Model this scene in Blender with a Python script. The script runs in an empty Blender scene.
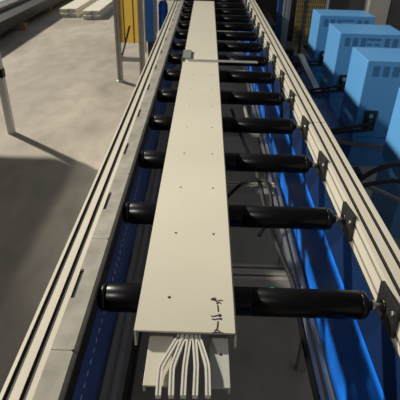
import bpy, bmesh, math, random
from mathutils import Vector, Matrix
random.seed(4)
C = bpy.context.scene.collection
PI = math.pi

# ------------------------------------------------------------------ camera, world, lights, exposure
cam_d = bpy.data.cameras.new('camera'); cam = bpy.data.objects.new('camera', cam_d); C.objects.link(cam)
cam_d.sensor_width = 36; cam_d.sensor_fit = 'HORIZONTAL'; cam_d.lens = 36*460/400
cam_d.clip_start = 0.02; cam_d.clip_end = 100
cam.matrix_world = Matrix.Translation((0, 0, 1.63)) @ Matrix.Rotation(math.radians(90-31.3), 4, 'X') @ Matrix.Rotation(math.radians(1.8), 4, 'Z')
bpy.context.scene.camera = cam
cam_d.dof.use_dof = True; cam_d.dof.focus_distance = 1.15; cam_d.dof.aperture_fstop = 13

w = bpy.data.worlds.new('hall_light'); bpy.context.scene.world = w; w.use_nodes = True
wn = w.node_tree.nodes; bg = wn['Background']; bg.inputs[0].default_value = (0.93, 0.95, 1.0, 1); bg.inputs[1].default_value = 0.14

def aim(o, d): o.rotation_euler = Vector(d).to_track_quat('-Z', 'Y').to_euler()
sd = bpy.data.lights.new('low_sun', 'SUN'); sd.energy = 5.0; sd.angle = math.radians(2.2); sd.color = (1.0, 0.93, 0.80)
so = bpy.data.objects.new('low_sun', sd); C.objects.link(so); so.location = (-6, 5, 5); aim(so, (0.79, -0.615, -0.55))
ld = bpy.data.lights.new('hall_lamp', 'SPOT'); ld.energy = 850; ld.shadow_soft_size = 0.12; ld.spot_size = math.radians(46); ld.spot_blend = 0.7; ld.color = (1.0, 0.96, 0.88)
lo = bpy.data.objects.new('hall_lamp', ld); C.objects.link(lo); lo.location = (-3.5, -0.6, 3.6); aim(lo, Vector((1.5, 3.4, 0.6))-lo.location)

vs = bpy.context.scene.view_settings
vs.view_transform = 'Standard'; vs.look = 'None'; vs.gamma = 1; vs.use_curve_mapping = False; vs.exposure = 0.14

# ------------------------------------------------------------------ materials
def mat(name, col, rough=0.5, metal=0.0, noise=0.0, scale=20, bump=0.0, stretch=(1,1,1), spec=0.5, alpha=None):
    m = bpy.data.materials.new(name); m.use_nodes = True
    n = m.node_tree.nodes; l = m.node_tree.links; b = n['Principled BSDF']
    b.inputs['Base Color'].default_value = (*col, 1); b.inputs['Roughness'].default_value = rough
    b.inputs['Metallic'].default_value = metal; b.inputs['Specular IOR Level'].default_value = spec
    tc = n.new('ShaderNodeTexCoord'); mp = n.new('ShaderNodeMapping'); mp.inputs['Scale'].default_value = stretch
    l.new(tc.outputs['Object'], mp.inputs[0])
    nz = n.new('ShaderNodeTexNoise'); nz.inputs['Scale'].default_value = scale; nz.inputs['Detail'].default_value = 5
    l.new(mp.outputs[0], nz.inputs[0])
    cr = n.new('ShaderNodeValToRGB')
    cr.color_ramp.elements[0].position = 0.3; cr.color_ramp.elements[1].position = 0.7
    cr.color_ramp.elements[0].color = (*[c*(1-noise) for c in col], 1)
    cr.color_ramp.elements[1].color = (*[min(1, c*(1+noise*0.6)) for c in col], 1)
    l.new(nz.outputs[0], cr.inputs[0]); l.new(cr.outputs[0], b.inputs['Base Color'])
    if bump:
        bp = n.new('ShaderNodeBump'); bp.inputs['Strength'].default_value = bump; bp.inputs['Distance'].default_value = 0.002
        l.new(nz.outputs[0], bp.inputs['Height']); l.new(bp.outputs[0], b.inputs['Normal'])
    return m

M = {}
M['alu'] = mat('anodised_aluminium', (0.53, 0.495, 0.405), 0.42, 0.2, 0.06, 8, stretch=(30, 1, 30))
M['alu_far'] = mat('frame_aluminium', (0.42, 0.41, 0.39), 0.4, 0.4, 0.08, 10)
M['cover'] = mat('zinc_plate', (0.31, 0.295, 0.25), 0.42, 0.2, 0.32, 14, 0.5)
M['beam'] = mat('cream_coating', (0.45, 0.425, 0.345), 0.5, 0.0, 0.04, 4)
M['rod'] = mat('pale_rod', (0.62, 0.60, 0.53), 0.4, 0.2, 0.03, 10)
M['beam_grey'] = mat('grey_coating', (0.42, 0.42, 0.38), 0.45, 0.1, 0.04, 6)
M['rubber'] = mat('black_rubber', (0.0025, 0.0025, 0.003), 0.30, 0, 0.3, 30, stretch=(1, 6, 6), spec=0.16)
M['cap'] = mat('black_plastic', (0.004, 0.004, 0.005), 0.32, 0, 0.1, 30, spec=0.3)
M['plate'] = mat('black_plate', (0.011, 0.0105, 0.010), 0.5, 0.0, 0.2, 40)
M['steel'] = mat('bright_steel', (0.60, 0.58, 0.54), 0.28, 0.8, 0.1, 30)
M['navy'] = mat('navy_paint', (0.014, 0.045, 0.17), 0.36, 0, 0.12, 6)
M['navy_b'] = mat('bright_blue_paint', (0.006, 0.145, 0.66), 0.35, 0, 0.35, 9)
M['blue'] = mat('machine_blue', (0.082, 0.26, 0.52), 0.34, 0, 0.04, 3)
M['vent'] = mat('vent_blue', (0.035, 0.12, 0.26), 0.5, 0, 0.05, 3)
M['cable'] = mat('cable_black', (0.008, 0.008, 0.008), 0.8, 0, 0.1, 20)
M['brass'] = mat('brass_fitting', (0.45, 0.40, 0.30), 0.35, 0.8, 0.1, 20)
M['ink'] = mat('marker_ink', (0.01, 0.01, 0.01), 0.6)
M['white'] = mat('white_paint', (0.70, 0.70, 0.68), 0.5)
M['bright'] = mat('reflection_white', (0.9, 0.93, 1.0), 0.5)  # white for reflections drawn onto the left blue panel
M['navy_shade'] = mat('shaded_panel_navy', (0.003, 0.014, 0.055), 0.7, 0, 0.12, 6, spec=0.08)  # shade on the right panel's upper part, put into the colour
M['navy_left'] = mat('left_navy_paint', (0.028, 0.095, 0.36), 0.35, 0, 0.12, 6)
M['yellow'] = mat('yellow_sheet', (0.62, 0.47, 0.13), 0.5, 0, 0.1, 6)
M['dark'] = mat('dark_steel', (0.030, 0.029, 0.030), 0.5, 0.2, 0.25, 6)
M['dark2'] = mat('dark_grey_panel', (0.055, 0.052, 0.052), 0.55, 0.0, 0.2, 3)
M['wood'] = mat('raw_wood', (0.36, 0.22, 0.11), 0.7, 0, 0.2, 12, stretch=(1, 8, 8))
M['green'] = mat('green_dot_colour', (0.0, 0.14, 0.07), 0.5)
M['pale'] = mat('pale_profile', (0.82, 0.78, 0.66), 0.45, 0.0, 0.05, 6)
M['film'] = mat('pale_blue_film', (0.62, 0.74, 0.76), 0.3, 0, 0.1, 4)
M['hose'] = mat('grey_hose', (0.16, 0.145, 0.13), 0.6, 0, 0.2, 10)
M['partition'] = mat('grey_partition', (0.3, 0.29, 0.28), 0.7)
M['glassy'] = mat('grey_green_block', (0.19, 0.215, 0.19), 0.3, 0.2, 0.05, 9)

def floor_mat():
    m = bpy.data.materials.new('concrete_floor'); m.use_nodes = True
    n = m.node_tree.nodes; l = m.node_tree.links; b = n['Principled BSDF']
    tc = n.new('ShaderNodeTexCoord')
    def nz(s, d, dist=0.0, st=(1, 1, 1)):
        mp = n.new('ShaderNodeMapping'); mp.inputs['Scale'].default_value = st; l.new(tc.outputs['Object'], mp.inputs[0])
        t = n.new('ShaderNodeTexNoise'); t.inputs['Scale'].default_value = s; t.inputs['Detail'].default_value = d
        t.inputs['Distortion'].default_value = dist; l.new(mp.outputs[0], t.inputs[0]); return t
    a = nz(1.3, 6, 0.6, (1, 0.6, 1)); c = nz(7, 8, 0.2, (1, 0.5, 1)); e = nz(60, 3)
    r = n.new('ShaderNodeValToRGB'); r.color_ramp.elements[0].position = 0.33; r.color_ramp.elements[1].position = 0.66
    r.color_ramp.elements[0].color = (0.33, 0.295, 0.245, 1); r.color_ramp.elements[1].color = (0.52, 0.47, 0.385, 1)
    l.new(a.outputs[0], r.inputs[0])
    r2 = n.new('ShaderNodeValToRGB'); r2.color_ramp.elements[0].position = 0.3; r2.color_ramp.elements[1].position = 0.6
    r2.color_ramp.elements[0].color = (0.72, 0.72, 0.72, 1); r2.color_ramp.elements[1].color = (1, 1, 1, 1)
    l.new(c.outputs[0], r2.inputs[0])
    mx = n.new('ShaderNodeMix'); mx.data_type = 'RGBA'; mx.blend_type = 'MULTIPLY'; mx.inputs[0].default_value = 0.7
    l.new(r.outputs[0], mx.inputs[6]); l.new(r2.outputs[0], mx.inputs[7]); l.new(mx.outputs[2], b.inputs['Base Color'])
    b.inputs['Roughness'].default_value = 0.55
    bp = n.new('ShaderNodeBump'); bp.inputs['Strength'].default_value = 0.25; bp.inputs['Distance'].default_value = 0.004
    l.new(e.outputs[0], bp.inputs['Height']); l.new(bp.outputs[0], b.inputs['Normal'])
    return m
M['floor'] = floor_mat()
def add_translucency(m, col, f):
    n = m.node_tree.nodes; l = m.node_tree.links; o = n['Material Output']; b = n['Principled BSDF']
    tr = n.new('ShaderNodeBsdfTranslucent'); tr.inputs[0].default_value = (*col, 1); mx = n.new('ShaderNodeMixShader'); mx.inputs[0].default_value = f
    l.new(b.outputs[0], mx.inputs[1]); l.new(tr.outputs[0], mx.inputs[2]); l.new(mx.outputs[0], o.inputs[0])
add_translucency(M['yellow'], (0.85, 0.68, 0.28), 0.6)

# ------------------------------------------------------------------ mesh helpers
class MB:
    def __init__(s): s.bm = bmesh.new(); s.mats = []
    def _mi(s, m):
        if m is None: return 0
        if m not in s.mats: s.mats.append(m)
        return s.mats.index(m)
    def box(s, x0, x1, y0, y1, z0, z1, m=None, rot=None, bev=0):
        r = bmesh.ops.create_cube(s.bm, size=1)
        sx, sy, sz = x1-x0, y1-y0, z1-z0; c = Vector(((x0+x1)/2, (y0+y1)/2, (z0+z1)/2))
        vs_ = r['verts']
        for v in vs_: v.co = Vector((v.co.x*sx, v.co.y*sy, v.co.z*sz))
        if bev:
            es = list({e for v in vs_ for e in v.link_edges})
            rb = bmesh.ops.bevel(s.bm, geom=es, offset=bev, segments=2, profile=0.6, affect='EDGES')
            vs_ = list({v for f in rb['faces'] for v in f.verts})
            # include the untouched ones
            isl = set(vs_); st = list(vs_)
            while st:
                v = st.pop()
                for e in v.link_edges:
                    o = e.other_vert(v)
                    if o not in isl: isl.add(o); st.append(o)
            vs_ = list(isl)
        for v in vs_:
            co = v.co.copy()
            if rot: co = rot @ co
            v.co = co + c
        if m is not None:
            k = s._mi(m)
            for f in {f for v in vs_ for f in v.link_faces}: f.material_index = k
        return s
    def prism(s, pts, axis, a0, a1, m=None):
        # pts: 2D outline; axis 'x': (y,z), 'y': (x,z), 'z': (x,y)
        def P(p, a):
            return {'x': (a, p[0], p[1]), 'y': (p[0], a, p[1]), 'z': (p[0], p[1], a)}[axis]
        A = [s.bm.verts.new(P(p, a0)) for p in pts]; B = [s.bm.verts.new(P(p, a1)) for p in pts]
        fs = [s.bm.faces.new(A), s.bm.faces.new(B[::-1])]
        for i in range(len(pts)):
            j = (i+1) % len(pts); fs.append(s.bm.faces.new((A[i], B[i], B[j], A[j])))
        if m is not None:
            k = s._mi(m)
            for f in fs: f.material_index = k
        return s
    def lathe(s, prof, axis='x', org=(0, 0, 0), n=24, m=None):
        # prof: list of (along, radius)
        rings = []; fs = []
        for a, r in prof:
            ring = []
            for i in range(n):
                t = 2*PI*i/n; c, d = math.cos(t)*r, math.sin(t)*r
                p = {'x': (a, c, d), 'y': (c, a, d), 'z': (c, d, a)}[axis]
                ring.append(s.bm.verts.new((p[0]+org[0], p[1]+org[1], p[2]+org[2])))
            rings.append(ring)
        for A, B in zip(rings, rings[1:]):
            for i in range(n):
                j = (i+1) % n; f = s.bm.faces.new((A[i], A[j], B[j], B[i])); f.smooth = True; fs.append(f)
        fs.append(s.bm.faces.new(rings[0])); fs.append(s.bm.faces.new(rings[-1][::-1]))
        if m is not None:
            k = s._mi(m)
            for f in fs: f.material_index = k
        return s
    def tube(s, pts, r, n=10, m=None, smooth=True, sub=6, sq=None, groove=False):
        P = [Vector(p) for p in pts]
        if sub > 1 and len(P) > 2:
            Q = []; E = [P[0]*2-P[1]] + P + [P[-1]*2-P[-2]]
            for i in range(1, len(E)-2):
                a, b, c, d = E[i-1:i+3]
                for k in range(sub):
                    t = k/sub
                    Q.append(0.5*((2*b)+(c-a)*t+(2*a-5*b+4*c-d)*t*t+(3*b-a-3*c+d)*t**3))
            Q.append(P[-1]); P = Q
        rings = []
        for i, p in enumerate(P):
            t = (P[min(i+1, len(P)-1)]-P[max(i-1, 0)]).normalized()
            up = Vector((0, 0, 1)) if abs(t.z) < 0.9 else Vector((0, 1, 0))
            a = t.cross(up).normalized(); b = a.cross(t)
            if sq:
                hw, hh = sq
                sec = ((-1, -1), (1, -1), (1, 1), (-1, 1)) if not groove else ((-1, -1), (1, -1), (1, 1), (.3, 1), (.3, .2), (-.3, .2), (-.3, 1), (-1, 1))
                ring = [s.bm.verts.new(p-a*x*hw+b*y*hh) for x, y in sec]
            else:
                ring = [s.bm.verts.new(p+a*math.cos(2*PI*k/n)*r+b*math.sin(2*PI*k/n)*r) for k in range(n)]
            rings.append(ring)
        fs = []
        for A, B in zip(rings, rings[1:]):
            for i in range(len(A)):
                j = (i+1) % len(A); f = s.bm.faces.new((A[i], A[j], B[j], B[i])); f.smooth = not sq; fs.append(f)
        fs.append(s.bm.faces.new(rings[0])); fs.append(s.bm.faces.new(rings[-1][::-1]))
        if m is not None:
            k = s._mi(m)
            for f in fs: f.material_index = k
        return s
    def build(s, name, m, parent=None, loc=None):
        bmesh.ops.recalc_face_normals(s.bm, faces=s.bm.faces)
        me = bpy.data.meshes.new(name); s.bm.to_mesh(me); s.bm.free()
        if s.mats:
            for k in s.mats: me.materials.append(k)
        else: me.materials.append(m)
        o = bpy.data.objects.new(name, me); C.objects.link(o)
        if parent: o.parent = parent
        if loc: o.location = loc
        return o

def tag(o, label=None, cat=None, group=None, kind=None):
    if label: o['label'] = label
    if cat: o['category'] = cat
    if group: o['group'] = group
    if kind: o['kind'] = kind
    return o
def thing(name, label, cat, loc=(0, 0, 0), group=None, rz=0):
    o = bpy.data.objects.new(name, None); C.objects.link(o); o.location = loc; o.rotation_euler = (0, 0, rz)
    o.empty_display_size = 0.05
    return tag(o, label, cat, group)
def dup(root, loc, label=None):
    r = root.copy(); C.objects.link(r); r.location = loc
    if label: r['label'] = label
    for ch in list(root.children):
        c = ch.copy(); C.objects.link(c); c.parent = r
        for g in list(ch.children):
            d = g.copy(); C.objects.link(d); d.parent = c
    return r
ORD = ['first', 'second', 'third', 'fourth', 'fifth', 'sixth', 'seventh', 'eighth', 'ninth', 'tenth', 'eleventh', 'twelfth', 'thirteenth', 'fourteenth', 'fifteenth', 'sixteenth']

def slot_profile(x0, x1, z0, z1, top=(), left=(), right=(), bottom=(), w=0.0112, cav=0.022, lip=0.0018, dep=0.017):
    """outline (x,z) of an extruded section with T slots; positions are absolute coordinates"""
    h = w/2; c = cav/2; P = []
    P.append((x0, z0))
    for z in sorted(left): P += [(x0, z-h), (x0+lip, z-h), (x0+lip, z-c), (x0+dep, z-c*.6), (x0+dep, z+c*.6), (x0+lip, z+c), (x0+lip, z+h), (x0, z+h)]
    P.append((x0, z1))
    for x in sorted(top): P += [(x-h, z1), (x-h, z1-lip), (x-c, z1-lip), (x-c*.6, z1-dep), (x+c*.6, z1-dep), (x+c, z1-lip), (x+h, z1-lip), (x+h, z1)]
    P.append((x1, z1))
    for z in sorted(right, reverse=True): P += [(x1, z+h), (x1-lip, z+h), (x1-lip, z+c), (x1-dep, z+c*.6), (x1-dep, z-c*.6), (x1-lip, z-c), (x1-lip, z-h), (x1, z-h)]
    P.append((x1, z0))
    for x in sorted(bottom, reverse=True): P += [(x+h, z0), (x+h, z0+lip), (x+c, z0+lip), (x+c*.6, z0+dep), (x-c*.6, z0+dep), (x-c, z0+lip), (x-h, z0+lip), (x-h, z0)]
    return P

# ------------------------------------------------------------------ setting
tag(MB().box(-9, 9, -2, 20, -0.1, 0).build('floor', M['floor']), kind='structure')
# workbench at the left: one leg stands in view, its top shades the floor
t = thing('workbench', 'pale square workbench leg with a black clamp standing on the floor at the left edge', 'workbench', (-1.66, 3.71, 0))
pts = [(-2.44, 4.26), (-2.05, 4.0), (-1.633, 3.738), (-1.633, 0.6), (-4.2, 0.6), (-4.2, 4.26)]
MB().prism([(x+1.66, y-3.71) for x, y in pts], 'z', 0.901, 0.94).build('tabletop', M['partition'], t)
for x, y in ((0, 0), (0, -2.9), (-1.3, -2.9), (-2.3, 0.3), (-2.3, -2.9)):
    MB().box(x-0.026, x+0.026, y-0.026, y+0.026, 0.0, 0.90, bev=0.003).build('leg', M['white'], t)
MB().box(-0.031, 0.031, -0.031, 0.031, 0.49, 0.56, bev=0.004).build('clamp', M['cap'], t)

# ------------------------------------------------------------------ conveyor rails
NR = 15; Y0 = 0.768; DY = 0.349; ZR = 0.90
YN, YF = 0.33, 8.5
ZT = 0.938
rail = thing('conveyor_rail', 'long slotted aluminium side rail on the left, along the grey cover plates', 'rail', (0, 0, 0), 'slotted side rails of the conveyor')
b = MB(); b.prism(slot_profile(-0.327, -0.269, 0.862, ZT, top=(-0.3145, -0.2865), left=(0.88, 0.92)), 'y', YN, YF)
b.build('rail_profile', M['alu'], rail)
for x in (-0.3145, -0.2865): MB().box(x-0.0055, x+0.0055, YN, YF, ZT-0.0095, ZT-0.0040).build('slot_shade', M['plate'], rail)  # black strips stand in for the shade inside the slots
for y in (0.45, 1.75, 3.05, 4.35):
    b = MB(); b.box(-0.318, -0.278, y, y+0.04, 0.0, 0.862, bev=0.003); b.build('leg', M['alu_far'], rail)
    b = MB(); b.lathe([(0, 0.03), (0.012, 0.03), (0.016, 0.012), (0.05, 0.012)], 'z', (-0.298, y+0.02, 0)); b.build('foot', M['cap'], rail)

rail = thing('conveyor_rail', 'long slotted aluminium side rail on the right, carrying the black bearing plates', 'rail', (0, 0, 0), 'slotted side rails of the conveyor')
b = MB(); b.prism(slot_profile(0.430, 0.502, 0.858, ZT+0.002, top=(0.4475, 0.481), left=(0.878, 0.920), right=(0.878, 0.918)), 'y', YN, YF)
b.build('rail_profile', M['alu'], rail)
for x in (0.4475, 0.481): MB().box(x-0.0055, x+0.0055, YN, YF, ZT-0.0075, ZT-0.0015).build('slot_shade', M['plate'], rail)  # shade in the top slots, put in as black strips
for z in (0.878, 0.920): MB().box(0.4325, 0.438, YN, YF, z-0.0055, z+0.0055).build('slot_shade', M['hose'], rail)  # grey strips stand in for shade in the inner-face slots
for y in (0.45, 1.30, 1.93, 3.05, 4.35):
    b = MB(); b.box(0.434, 0.474, y, y+0.04, 0.0, 0.858, bev=0.003); b.build('leg', M['alu_far'], rail)
# joint across the rail
b = MB(); b.box(0.4296, 0.5024, 1.772, 1.7735, 0.858, ZT+0.0024); b.build('joint', M['plate'], rail)

# black guard strip along the inner side of the left rail
tag(MB().box(-0.240, -0.231, YN, YF, 0.845, 0.926).build('guard_strip', M['cap']),
    'black plastic strip running under the inner edge of the grey cover plates', 'strip')

# cover plates: one per roller, each with a notch in its left edge
def cover_mesh():
    b = MB(); L = DY-0.0016
    c = L/2+0.01
    x0, x1, xn = -0.2685, -0.226, -0.2585
    pts = [(x0, 0), (x0, c-0.047), (xn, c-0.047), (xn, c+0.047), (x0, c+0.047), (x0, L), (x1-0.004, L), (x1, L-0.003), (x1, 0.003), (x1-0.004, 0)]
    b.prism(pts, 'z', 0, 0.006)
    b.prism([(-0.2265, 0), (-0.2265, 0.0045), (-0.2215, 0.001), (-0.2205, -0.008), (-0.226, -0.008)], 'y', 0.001, L-0.001)
    return b
cov0 = None
for i in range(NR+1):
    y = Y0-DY/2-0.012+(i-1)*DY
    lab = ('grey notched cover plate at the very front of the left rail, cut by the frame' if i == 0 else
           'grey notched metal cover plate, %s along the left rail from the front' % ORD[i])
    if cov0 is None:
        cov0 = cover_mesh().build('cover_plate', M['cover'])
        tag(cov0, lab, 'cover plate', 'grey cover plates along the left rail'); cov0.location = (0, y, ZT-0.002)
    else:
        o = cov0.copy(); C.objects.link(o); o.location = (0, y, ZT-0.002); o['label'] = lab
# left bearing plates, seen through the notches of the covers
lb0 = None
for i in range(NR):
    y = Y0+i*DY
    lab = 'small black bearing plate in the notch beside the %s roller from the front' % ORD[i]
    if lb0 is None:
        lb0 = thing('bearing_plate', lab, 'bearing plate', (-0.269, y, 0.862), 'black bearing plates on the left rail')
        MB().box(0, 0.009, -0.044, 0.044, 0, 0.073).build('plate', M['plate'], lb0)
    else: dup(lb0, (-0.269, y, 0.862), lab)

# right bearing plates
rb0 = None
for i in range(NR):
    y = Y0+i*DY-0.012
    lab = ('black square bearing plate bolted to the right rail beside the roller nearest the camera' if i == 0 else
           'black square bearing plate on the right rail, %s from the near end' % ORD[i])
    if rb0 is None:
        rb0 = thing('bearing_plate', lab, 'bearing plate', (0.430, y, 0.903), 'black bearing plates on the right rail')
        rt = Matrix.Rotation(math.radians(-6), 3, 'X')
        MB().box(-0.010, 0, -0.052, 0.052, -0.039, 0.039, rot=rt, bev=0.0015).build('plate', M['plate'], rb0)
        for q, (a, c) in enumerate(((-0.036, 0.020), (0.036, -0.022))):
            MB().lathe([(-0.013, 0.0055), (-0.0095, 0.0055)], 'x', (0, a, c), 6).build('bolt', M['steel'] if q == 0 else M['cap'], rb0)
        MB().lathe([(-0.014, 0.015), (-0.0095, 0.017)], 'x', (0, 0.012, -0.003), 16).build('bearing', M['cap'], rb0)
    else: dup(rb0, (0.430, y, 0.903), lab)

# ------------------------------------------------------------------ rollers
def make_roller(lab):
    t = thing('conveyor_roller', lab, 'roller', (0, 0, 0), 'black conveyor rollers')
    R = 0.0325
    MB().lathe([(-0.200, R-0.0015), (-0.1985, R), (-0.052, R), (-0.0515, R-0.0008), (-0.048, R-0.0008), (-0.0475, R),
                (0.118, R), (0.1185, R-0.0008), (0.122, R-0.0008), (0.1225, R), (0.363, R), (0.3645, R-0.0015)], 'x', n=40).build('sleeve', M['rubber'], t)
    for s in (0, 1):
        pr = [(0.3646, R-0.0022), (0.366, R-0.0005), (0.373, R-0.001), (0.3745, R-0.0025), (0.378, R-0.0045), (0.382, R-0.010), (0.3835, R-0.018)]
        if s == 0: pr = [(0.163-a, r) for a, r in pr][::-1]      # mirrored onto the left end
        if s == 0: pr = [(a-0.0005-0.0, r) for a, r in pr]
        MB().lathe(pr, 'x', n=40).build('end_cap', M['cap'], t)
    MB().lathe([(0.3836, 0.006), (0.4155, 0.006)], 'x', n=14).build('shaft', M['steel'], t)
    MB().lathe([(-0.254, 0.006), (-0.2205, 0.006)], 'x', n=14).build('shaft', M['steel'], t)
    MB().lathe([(0.393, 0.0105), (0.394, 0.0115), (0.401, 0.0115), (0.402, 0.0105)], 'x', n=6).build('nut', M['steel'], t)
    MB().lathe([(0.386, 0.012), (0.391, 0.012)], 'x', n=16).build('washer', M['cap'], t)
    return t
r0 = None
for i in range(NR):
    lab = ('long black rubber roller nearest the camera, under the marked end of the cream beam' if i == 0 else
           'long black rubber roller across the conveyor, %s from the near end' % ORD[i])
    if r0 is None: r0 = make_roller(lab); r0.location = (0, Y0, ZR)
    else: dup(r0, (0, Y0+i*DY, ZR), lab)
for i, x in ((0, 0.168), (1, 0.118)):
    o = MB().box(-0.0045, 0.0045, -0.004, 0.004, 0, 0.0006).build('green_dot', M['green'])  # small flat green dot on the roller surface
    a = math.radians(-28); o.rotation_euler = (a, 0, 0)
    y = Y0+i*DY
    o.location = (x, y-math.sin(a)*0.0327, ZR+math.cos(a)*0.0327)
    tag(o, 'tiny green sticker on the %s black roller from the near end' % ORD[i], 'dot', 'green dots on the rollers')

# ------------------------------------------------------------------ the cream beam
def make_beam():
    t = thing('metal_beam', 'long cream channel beam lying on the rollers, two rows of holes and a handwritten mark', 'beam')
    X0, X1, YA, YB, Z = -0.1155, 0.0735, 0.604, 4.72, 0.975
    bm = bmesh.new()
    hx = [-0.0555, 0.0365]; ys = [0.694+0.2255*k for k in range(14)]
    xs = [X0, hx[0]-0.008, hx[0]+0.008, hx[1]-0.008, hx[1]+0.008, X1]
    yc = [YA]
    for y in ys: yc += [y-0.008, y+0.008]
    yc.append(YB)
    for j in range(len(yc)-1):
        for i in range(len(xs)-1):
            x0, x1, y0, y1 = xs[i], xs[i+1], yc[j], yc[j+1]
            if j % 2 == 1 and i in (1, 3):
                cx, cy = (x0+x1)/2, (y0+y1)/2; N = 16; out = []; inn = []
                for k in range(N):
                    a = 2*PI*k/N+PI/4; dx, dy = math.cos(a), math.sin(a); q = max(abs(dx), abs(dy))
                    out.append(bm.verts.new((cx+dx/q*0.008, cy+dy/q*0.008, Z)))
                    inn.append(bm.verts.new((cx+dx*0.0040, cy+dy*0.0040, Z)))
                for k in range(N):
                    l = (k+1) % N; bm.faces.new((out[k], out[l], inn[l], inn[k]))
            else:
                bm.faces.new([bm.verts.new(p) for p in ((x0, y0, Z), (x1, y0, Z), (x1, y1, Z), (x0, y1, Z))])
    # sides
    for x, s in ((X0, 1), (X1, -1)):
        for (xa, za), (xb, zb) in (((x, Z), (x, Z-0.041)), ):
            bm.faces.new([bm.verts.new(p) for p in ((xa, YA, za), (xa, YB, za), (xb, YB, zb), (xb, YA, zb))])
    bmesh.ops.remove_doubles(bm, verts=bm.verts, dist=1e-5)
    bmesh.ops.recalc_face_normals(bm, faces=bm.faces)
    up = [f for f in bm.faces if abs(f.normal.z) > 0.9]
    if up and up[0].normal.z < 0: bmesh.ops.reverse_faces(bm, faces=bm.faces)
    me = bpy.data.meshes.new('channel'); bm.to_mesh(me); bm.free(); me.materials.append(M['beam'])
    o = bpy.data.objects.new('channel', me); C.objects.link(o); o.parent = t
    so_ = o.modifiers.new('thickness', 'SOLIDIFY'); so_.thickness = 0.0045; so_.offset = -1
    # handwriting, in black marker, pixel strokes turned into places on the beam
    return t
beam = make_beam()

def px_to_z(px, py, z):
    a = math.radians(31.3); r = math.radians(1.8)
    q = Matrix.Rotation(PI/2-a, 3, 'X') @ Matrix.Rotation(r, 3, 'Z') @ Vector(((px-200)/460, -(py-200)/460, -1))
    t = (z-1.63)/q.z
    return Vector((0, 0, 1.63))+q*t
# strokes of the marker writing, given in metres on the beam top (x, y)
INK = [
 [(0.0400, 0.6870), (0.0430, 0.6905), (0.0465, 0.6895), (0.0455, 0.6860), (0.0420, 0.6850), (0.0400, 0.6870)],
]
def ink(pts): INK.append(pts)
for st in ([(83, 130), (92, 134), (108, 138), (124, 137), (138, 134), (152, 138)], [(102, 135), (112, 146), (120, 152), (128, 148), (140, 158)], [(124, 148), (110, 158)],
           [(117, 165), (119, 182), (122, 211)],
           [(74, 238), (86, 242), (104, 239), (136, 232)], [(122, 231), (137, 230), (136, 241), (124, 240)], [(78, 258), (96, 262), (118, 259), (142, 259)], [(126, 255), (142, 257), (138, 264)],
           [(119, 275), (117, 300), (112, 330)],
           [(112, 330), (102, 336), (96, 340)], [(112, 330), (122, 337), (132, 342)], [(84, 352), (104, 348), (130, 351), (156, 353)]):
    ink([(p.x, p.y) for p in (px_to_z(200+a/6.667, 280+c/6.667, 0.9755) for a, c in st)])
b = MB()
p0 = px_to_z(200+86/6.667, 280+128/6.667, 0.9755); INK[0] = [(p0.x+0.0032*math.cos(k*PI/4), p0.y+0.0024*math.sin(k*PI/4)) for k in range(9)]
for k, st in enumerate(INK):
    b.tube([(x, y, 0.97535+k*0.00003) for x, y in st], 0, sub=3, sq=(0.0011, 0.0003))
tag(b.build('handwritten_mark', M['ink'], beam), 'black marker writing')

# second section nested below, and five bent rods
t = thing('inner_beam', 'narrower cream section sticking out below the near end of the long beam', 'beam')
ZL = 0.9495
def piece(name, x0, x1, m, lipx, y0=0.505, y1=2.3):
    b = MB(); b.box(x0, x1, y0, y1, ZL-0.004, ZL, bev=0.0008)
    xa, xb = (x0, x0+0.004) if lipx == 'l' else (x1-0.004, x1)
    b.box(xa, xb, y0, y1, 0.9335, ZL-0.002)
    xg, xh = (x1-0.003, x1) if lipx == 'l' else (x0, x0+0.003)
    b.box(xg, xh, y0, y1, 0.9335, ZL-0.002)
    b.build(name, m, t)
piece('flange', -0.088, -0.042, M['beam'], 'l')
piece('flange', 0.026, 0.062, M['beam_grey'], 'r')
b = MB(); b.box(-0.042, 0.026, 0.72, 2.3, 0.9335, 0.9375); b.build('web', M['cap'], t)
b = MB(); b.lathe([(0, 0.003), (0.0004, 0.003)], 'z', (0.047, 0.575, ZL)); b.build('hole', M['ink'], t)
RODS = [[(180, 334), (176, 342), (163, 364), (160, 372), (158, 397)], [(185, 334), (182, 343), (174, 363), (172, 372), (171, 397)],
        [(189.5, 334), (188.5, 343), (185.5, 363), (184.5, 372), (183, 397)], [(194, 334), (194.5, 343), (196, 363), (196, 372), (195, 397)],
        [(198, 334), (200, 343), (206, 362), (207.5, 372), (208, 397)]]
WHO = ['leftmost', 'second from the left', 'middle', 'second from the right', 'rightmost']
for k, rd in enumerate(RODS):
    b = MB()
    pts = [px_to_z(x, y, 0.962) for x, y in rd]
    pts = [pts[0]+Vector((0, 0.16, 0))] + pts
    # fillet the corners by sampling between points
    b.tube(pts, 0, sub=5, sq=(0.0046, 0.0045), groove=True)
    o = b.build('rod', M['rod']); o.name = 'bent_rod'
    tag(o, 'pale bent rod fanning out from the beam end, %s of five' % WHO[k], 'rod', 'bent rods under the beam end')

# measuring square lying across the beam
t = thing('measuring_square', 'thin steel square laid across the cream beam with its stop block on the left edge', 'square')
b = MB(); b.box(-0.088, 0.290, 2.515, 2.552, 0.9755, 0.9795, bev=0.0006); b.build('blade', M['steel'], t)
b = MB(); b.box(-0.1175, -0.075, 2.56, 2.735, 0.9758, 0.986, bev=0.0015); b.build('stop_block', M['glassy'], t)
b = MB(); b.box(-0.1215, -0.118, 2.515, 2.735, 0.950, 0.986, bev=0.001); b.build('stop_edge', M['steel'], t)

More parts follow.
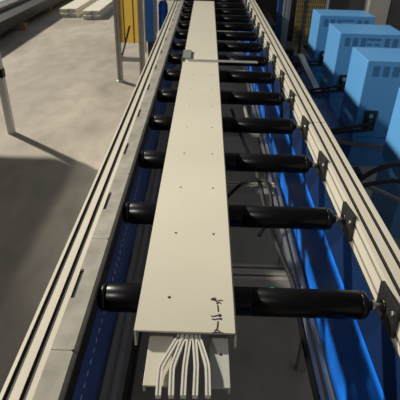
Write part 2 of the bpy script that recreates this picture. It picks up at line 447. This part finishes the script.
# ------------------------------------------------------------------ under the conveyor
t = thing('side_panel', 'dark blue sheet panel hanging under the right rail', 'panel')
b = MB(); b.prism([(0.424, 0.857), (0.427, 0.857), (0.420, 0.752), (0.417, 0.752)], 'y', 0.34, 8.5); b.build('upper_sheet', M['navy_shade'], t)  # upper part of the panel, shade painted in as darker navy
b = MB(); b.prism([(0.4168, 0.751), (0.4198, 0.751), (0.404, 0.49), (0.401, 0.49)], 'y', 0.34, 8.5); tag(b.build('lower_sheet', M['navy_b'], t), 'lower part of the panel, coloured brighter for its sunlit streak')
t = thing('added_skirt', 'added dark skirt below the left rail, shading the floor under the conveyor', 'panel')
MB().box(-0.3245, -0.3200, 0.2, 8.5, 0.0005, 0.86).build('sheet', M['dark2'], t)  # added to keep the sun off the floor under the rollers
t = thing('side_panel', 'dark blue sheet panel under the left rail with hole reflections drawn as white dashes', 'panel')
b = MB(); b.prism([(-0.246, 0.857), (-0.243, 0.857), (-0.243, 0.60), (-0.246, 0.60)], 'y', 0.34, 8.5); b.build('sheet', M['navy_left'], t)
b = MB()
for k in range(60):
    y = 0.55+k*0.032
    b.box(-0.2428, -0.2424, y, y+0.014, 0.741, 0.7465)
b.build('dashed_reflections', M['bright'], t)  # reflections of holes, painted on as white dashes
b = MB()
for k in range(70):
    y = 0.95+k*0.0095+random.uniform(-.002, .002); z = 0.70+0.028*(k % 3)+random.uniform(-.004, .004)
    b.box(-0.2428, -0.2425, y, y+0.005, z, z+0.004)
tag(b.build('speckle', M['bright'], t), kind='stuff')

def long_bar(name, lab, x0, x1, z0, z1, y0=0.36, y1=8.4, m='alu_far'):
    b = MB(); b.prism(slot_profile(x0, x1, z0, z1, top=((x0+x1)/2,), left=((z0+z1)/2,), right=((z0+z1)/2,)), 'y', y0, y1)
    return tag(b.build(name, M[m]), lab, 'bar', 'lower frame bars')
long_bar('frame_bar', 'grey aluminium lower bar running along the left blue panel', -0.236, -0.196, 0.56, 0.60)
long_bar('frame_bar', 'grey aluminium lower bar running inside the right blue panel', 0.352, 0.392, 0.46, 0.50)
long_bar('frame_bar', 'thin dark lower bar beside the left grey aluminium bar', -0.186, -0.166, 0.54, 0.56, m='dark')
k = 0
for y, z, h in ((1.26, 0.50, 0.085), (1.90, 0.52, 0.04), (2.62, 0.50, 0.06), (3.2, 0.50, 0.06), (3.9, 0.50, 0.06), (4.6, 0.50, 0.06), (5.4, 0.50, 0.06), (6.2, 0.50, 0.06)):
    b = MB(); y1 = y+h
    # section in (y,z)
    n = max(1, round(h/0.04)); tops = [y+h*(j+0.5)/n for j in range(n)]
    b.prism(slot_profile(y, y1, z, z+0.04, top=tops), 'x', -0.196, 0.352)
    lab = ['wide grey aluminium crossbar seen between the first and second rollers', 'narrow grey aluminium crossbar seen just above the second roller'][k] if k < 2 else 'grey aluminium crossbar under the conveyor, %s from the near end' % ORD[k]
    tag(b.build('crossbar', M['alu']), lab, 'bar', 'crossbars under the conveyor'); k += 1

def cable(lab, pts, r, m='cable', cat='cable', name='cable', group=None):
    return tag(MB().tube(pts, r, 8, sub=6).build(name, M[m]), lab, cat, group)
cable('thick black cable hanging under the rollers along the right lower bar', [(0.19, 2.9, 0.57), (0.235, 2.4, 0.57), (0.27, 1.95, 0.60), (0.275, 1.65, 0.60), (0.30, 1.40, 0.58), (0.335, 1.22, 0.55), (0.335, 1.0, 0.53), (0.335, 0.5, 0.53)], 0.010)
cable('thin silver bent pipe under the rollers beyond the third roller', [(0.05, 2.45, 0.62), (0.22, 2.45, 0.62), (0.26, 2.47, 0.62), (0.27, 2.6, 0.62), (0.27, 2.9, 0.60)], 0.012, 'steel', 'pipe', 'pipe')
cable('black looped cable under the fourth roller', [(0.10, 1.75, 0.56), (0.2, 1.86, 0.60), (0.29, 1.80, 0.64), (0.30, 1.62, 0.60), (0.24, 1.50, 0.56)], 0.008)

# ------------------------------------------------------------------ blue cabinets on the right
CW, CH = 0.58, 0.82
def make_cabinet(lab, loc, dep):
    t = thing('machine_cabinet', lab, 'cabinet', loc, 'blue machine cabinets')
    MB().box(0, CW, 0, dep, 0.0, CH, bev=0.006).build('housing', M['blue'], t)
    # louvre openings near the top of the front
    b = MB(); v = MB()
    xs = [0.045, 0.115, 0.185, 0.255, 0.325, 0.395, 0.465]
    for i, x in enumerate(xs):
        if i in (3, 4): continue
        for k in range(5):
            pass
        MB().box(x+0.003, x+0.047, -0.003, -0.0002, CH-0.108, CH-0.036).build('louvre', M['vent'], t)
    for i, x in enumerate((0.240, 0.258, 0.276, 0.294, 0.312, 0.330, 0.348)):
        b.box(x, x+0.016, -0.003, 0.001, CH-0.055, CH-0.036)
    for x in (0.245, 0.315): MB().box(x, x+0.044, -0.003, -0.0002, CH-0.098, CH-0.080).build('lower_slot', M['vent'], t)
    b.build('display_slots', M['vent'], t)
    p = MB().box(0.055, 0.145, -0.012, -0.0005, 0.30, 0.46, bev=0.001).build('connector_plate', M['plate'], t)
    MB().lathe([(-0.022, 0.016), (-0.013, 0.018)], 'y', (0.100, 0, 0.42), 18).build('knob', M['steel'], p)
    for z in (0.375, 0.33):
        MB().lathe([(-0.03, 0.012), (-0.0125, 0.012)], 'y', (0.100, 0, z), 12).build('socket', M['brass'], p)
    MB().box(0.02, 0.56, -0.004, -0.0002, 0.245, 0.25).build('panel_seam', M['vent'], t)
    return t
CAB = [(1.15, 2.30, 0.38, 'bright blue machine cabinet at the right edge, nearest the camera'),
       (1.15, 3.28, 0.42, 'bright blue machine cabinet with louvres, second from the camera, partly cut by the edge'),
       (1.185, 4.21, 0.46, 'blue machine cabinet with louvres, third from the camera, whole top in view'),
       (1.19, 5.10, 0.40, 'blue machine cabinet with louvres, farthest from the camera')]
for x, y, dp, lab in CAB:
    make_cabinet(lab, (x, y, 0), dp)
    # two hoses from the sockets to the conveyor
    for q, z in enumerate((0.375, 0.33)):
        cable('black hose from the %s socket of the %s blue cabinet to the conveyor' % (('upper', 'lower')[q], {2.30: 'nearest', 3.28: 'second', 4.21: 'third', 5.10: 'farthest'}[y]),
              ([(0.52, 1.86, 0.42), (0.771, 2.057, 0.45), (0.827, 2.108, 0.50), (0.92, 2.14, 0.55), (1.058, 2.205, 0.55), (1.19, 2.23, 0.49), (1.25, 2.255, 0.375)] if q == 0 else
               [(0.54, 1.90, 0.38), (0.80, 2.10, 0.44), (0.936, 2.173, 0.45), (1.098, 2.235, 0.43), (1.25, 2.255, 0.33)]) if y == 2.30 else [(x+0.100, y-0.031, z), (x+0.06, y-0.07, z-0.0), (x-0.10, y-0.13+0.03*q, z-0.005), (x-0.30, y-0.16+0.05*q, z-0.03), (x-0.52, y-0.12+0.05*q, z-0.045)], 0.013, name='hose', cat='hose', group='black hoses from the blue cabinets')

tag(MB().tube([(0.90, 3.227, 0.236), (1.088, 3.227, 0.217), (1.384, 3.227, 0.186)], 0, sub=1, sq=(0.011, 0.012)).build('grey_strut', M['hose']),
    'short grey bar fixed across the front of a low dark blue base', 'bar')
tag(MB().tube([(0.78, 2.47, 0.35), (0.98, 2.297, 0.35), (1.096, 2.17, 0.35), (1.4, 1.90, 0.35)], 0.013, sub=3).build('grey_pipe', M['partition']),
    'grey pipe crossing in front of the nearest blue cabinet', 'pipe')
tag(MB().box(1.10, 1.15, 2.90, 3.02, 0, 0.12).build('floor_bracket', M['dark']), 'small dark bracket on the floor between the two nearest blue cabinets', 'bracket')

# ------------------------------------------------------------------ far left: guard frame with yellow sheet
t = thing('machine_guard', 'aluminium guard frame with a yellow sheet beside the left rail', 'frame', (0, 0, 0))
yf = 5.26
for x in (-0.995, -0.735):
    b = MB(); b.prism(slot_profile(x, x+0.055, yf, yf+0.055, top=(x+0.0275,), left=(yf+0.0275,), right=(yf+0.0275,), bottom=(x+0.0275,)), 'z', 0.02, 1.25)
    b.build('post', M['alu_far'], t)
    MB().lathe([(0, 0.05), (0.012, 0.045), (0.03, 0.015)], 'z', (x+0.0275, yf+0.027, 0)).build('foot', M['white'], t)
MB().box(-0.94, -0.735, yf+0.005, yf+0.05, 0.235, 0.285, bev=0.003).build('crossbar', M['alu_far'], t)
MB().box(-0.94, -0.735, yf+0.024, yf+0.030, 0.44, 1.22).build('yellow_sheet', M['yellow'], t)
for x in (-0.895, -0.79): MB().box(x, x+0.012, yf+0.010, yf+0.020, 0.44, 1.22).build('wire', M['dark'], t)
MB().tube([(-0.93, yf+0.02, 0.30), (-0.83, yf+0.02, 0.62)], 0.010, sub=1).build('brace', M['dark'], t)
t = thing('blue_machine', 'tall narrow blue machine column behind the yellow sheet beside the left rail', 'machine', (0, 0, 0))
MB().box(-0.675, -0.595, 5.45, 6.0, 0.42, 1.25, bev=0.004).build('housing', M['navy_b'], t)
MB().box(-0.665, -0.605, 5.5, 5.95, 0.0, 0.42).build('stand', M['dark'], t)
MB().box(-0.69, -0.6755, 5.44, 5.47, 0.3, 1.25).build('edge_strip', M['alu_far'], t)
t = thing('gear_motor', 'silver gear motor with a blue body beside the far end of the left rail', 'motor', (-0.475, 5.7, 0.0))
MB().lathe([(-0.10, 0.03), (-0.09, 0.055), (0, 0.07), (0.09, 0.065), (0.10, 0.03)], 'x', (0.0, 0, 0.90), 20).build('gearbox', M['steel'], t)
MB().lathe([(0.50, 0.04), (0.51, 0.055), (0.79, 0.055), (0.828, 0.04)], 'z', (-0.02, -0.02, 0), 20).build('motor_body', M['navy_b'], t)
MB().box(-0.06, 0.04, -0.06, 0.06, 0.0, 0.499).build('bracket', M['dark'], t)

# rack with stock at the top left
t = thing('storage_rack', 'dark steel rack beam with timber block at the top left', 'rack', (0, 0, 0))
rz = math.radians(2)
MB().box(-4.6, -3.04, 5.0, 14.5, 0.101, 0.26).build('deck', M['dark'], t)
for y in (5.6, 7.6, 9.6, 11.6):
    MB().box(-4.5, -2.97 if y == 7.6 else -3.14, y+0.3, y+0.42, 0.0, 0.10).build('bearer', M['wood'], t)
for i in range(6):
    x = -4.68+i*0.23
    tag(MB().box(x, x+0.17, 6.0+0.12*(i % 3), 14.3, 0.2605, 0.32, bev=0.004).build('stock_profile', M['film'] if i in (1, 3, 4) else M['steel']),
        'long %s profile lying on the dark rack, %s from the left' % ('film-wrapped' if i in (1, 3, 4) else 'bare metal', ORD[i]), 'profile', 'profiles on the rack')
# two bundles of pale profiles on the floor
for bi, (x, y) in enumerate(((-2.74, 9.15), (-2.27, 9.0))):
    for k in range(4):
        dx, dz = [(0, 0), (0.153, 0), (-0.03, 0.0655), (0.122, 0.0655)][k]
        b = MB(); b.prism(slot_profile(0, 0.15, 0, 0.065, left=(0.0325,), right=(0.0325,), cav=0.02), 'y', 0, 4.5)
        o = b.build('pale_profile', M['pale']); o.location = (x+dx, y+(0.05*k), 0.0+dz); o.rotation_euler = (0, 0, math.radians(-1))
        tag(o, 'pale metal profile at the %s %s of the %s floor bundle' % (('bottom', 'top')[k//2], ('left', 'right')[k % 2], ('left', 'right')[bi]), 'profile', 'pale profiles bundled on the floor')

# ------------------------------------------------------------------ far right background
t = thing('aluminium_column', 'grey aluminium machine column behind the far end of the right rail', 'column', (0, 0, 0))
MB().prism(slot_profile(0.98, 1.06, 6.2, 6.28, bottom=(1.0, 1.04), left=(6.24,)), 'z', 0, 2.2).build('profile', M['alu_far'], t)
MB().box(0.90, 0.965, 6.2, 6.26, 0, 2.2).build('blue_cover', M['navy'], t)
t = thing('safety_fence', 'yellow mesh fence panel behind the right rail', 'fence', (0, 0, 0))
b = MB()
for i in range(14): b.box(1.12+i*0.025, 1.127+i*0.025, 6.10, 6.106, 0.3, 2.1)
for i in range(30): b.box(1.12, 1.46, 6.094, 6.10, 0.3+i*0.06, 0.307+i*0.06)
b.build('mesh', M['yellow'], t)
MB().box(1.12, 1.47, 6.13, 6.15, 0.30, 2.1).build('backing', M['hose'], t)
MB().box(1.20, 1.23, 6.07, 6.093, 0.0, 2.1).build('post', M['dark'], t)
MB().box(1.47, 1.50, 6.07, 6.12, 0.0, 2.1).build('post', M['alu_far'], t)
tag(MB().tube([(1.02, 5.03, 0.42), (1.10, 4.30, 0.245)], 0, sub=1, sq=(0.03, 0.02)).build('sloping_bar', M['alu_far']), 'grey sloping bar beyond the right rail beside the farthest cabinet', 'bar')
t = thing('machine_enclosure', 'large dark grey machine enclosure behind the blue cabinets', 'machine', (0, 0, 0))
MB().box(1.52, 4.2, 6.6, 8.0, 0.0, 2.4, bev=0.01).build('housing', M['dark2'], t)
MB().box(2.10, 2.42, 6.55, 6.598, 0.10, 2.3, bev=0.004).build('door_panel', M['alu_far'], t)
MB().box(2.12, 2.15, 6.53, 6.549, 0.2, 2.2).build('handle', M['pale'], t)
cable('grey looped cable hanging on the dark machine enclosure', [(2.6, 6.55, 1.2), (2.72, 6.5, 0.75), (2.9, 6.45, 0.62), (3.1, 6.4, 0.66)], 0.012, 'hose')
cable('second grey looped cable lower on the dark machine enclosure', [(2.55, 6.5, 0.75), (2.62, 6.4, 0.45), (2.8, 6.35, 0.40), (3.0, 6.3, 0.5)], 0.012, 'hose')

# dark equipment between the right rail and the cabinets
for i, (x0, x1, y0, y1, z1) in enumerate(((0.66, 1.145, 3.24, 4.15, 0.24), (0.66, 1.18, 4.17, 5.05, 0.22), (0.60, 1.185, 5.07, 5.95, 0.20))):
    t = thing('base_cabinet', 'low dark blue base between the right rail and the %s blue cabinet' % ('second', 'third', 'farthest')[i], 'cabinet', (0, 0, 0), 'low dark blue bases')
    MB().box(x0, x1, y0, y1, 0.03, z1, bev=0.004).build('housing', M['navy'], t)
    MB().box(x0+0.02, x1-0.02, y0+0.02, y1-0.02, 0.0, 0.03).build('plinth', M['cap'], t)
for i, (x, y, z) in enumerate(((0.80, 5.35, 0.2), (0.98, 5.6, 0.2), (0.78, 5.75, 0.2))):
    t = thing('junction_box', 'small black junction box on the farthest low blue base, %s of three' % ('nearest', 'right', 'farthest')[i], 'box', (x, y, z+0.0005), 'black junction boxes')
    MB().box(-0.07, 0.07, -0.06, 0.06, 0, 0.16, bev=0.008).build('housing', M['dark'], t)
    MB().lathe([(-0.075, 0.018), (-0.0605, 0.018)], 'y', (0.0, 0, 0.09), 10).build('gland', M['steel'], t)
for i in range(3):
    cable('black cable sagging over the farthest low blue bases, %s of three' % ('nearest', 'middle', 'farthest')[i],
          [(0.66, 4.5+0.3*i, 0.40), (0.80, 4.6+0.3*i, 0.27), (0.92, 4.62+0.3*i, 0.28), (1.00, 4.72+0.3*i, 0.34)], 0.014, group='black cables over the low bases')

t = thing('floor_machine', 'black machine unit on the floor just right of the far end of the right rail', 'machine', (0, 0, 0))
MB().box(0.60, 0.88, 5.99, 7.6, 0.05, 0.55, bev=0.01).build('housing', M['dark'], t)
MB().box(0.62, 0.86, 6.02, 7.5, 0.0, 0.05).build('plinth', M['cap'], t)
for y in (6.2, 6.6):
    MB().lathe([(0.5505, 0.05), (0.60, 0.05), (0.62, 0.03)], 'z', (0.70, y, 0), 16).build('valve', M['steel'], t)

t = thing('dark_cabinet', 'dark grey cabinet standing behind the grey column past the right rail', 'cabinet', (0, 0, 0))
MB().box(0.66, 1.48, 7.7, 8.3, 0.06, 1.5, bev=0.01).build('housing', M['dark2'], t)
MB().box(0.68, 1.46, 7.72, 8.25, 0.0, 0.06).build('plinth', M['cap'], t)
MB().box(1.05, 1.08, 7.685, 7.699, 0.7, 0.9).build('handle', M['steel'], t)
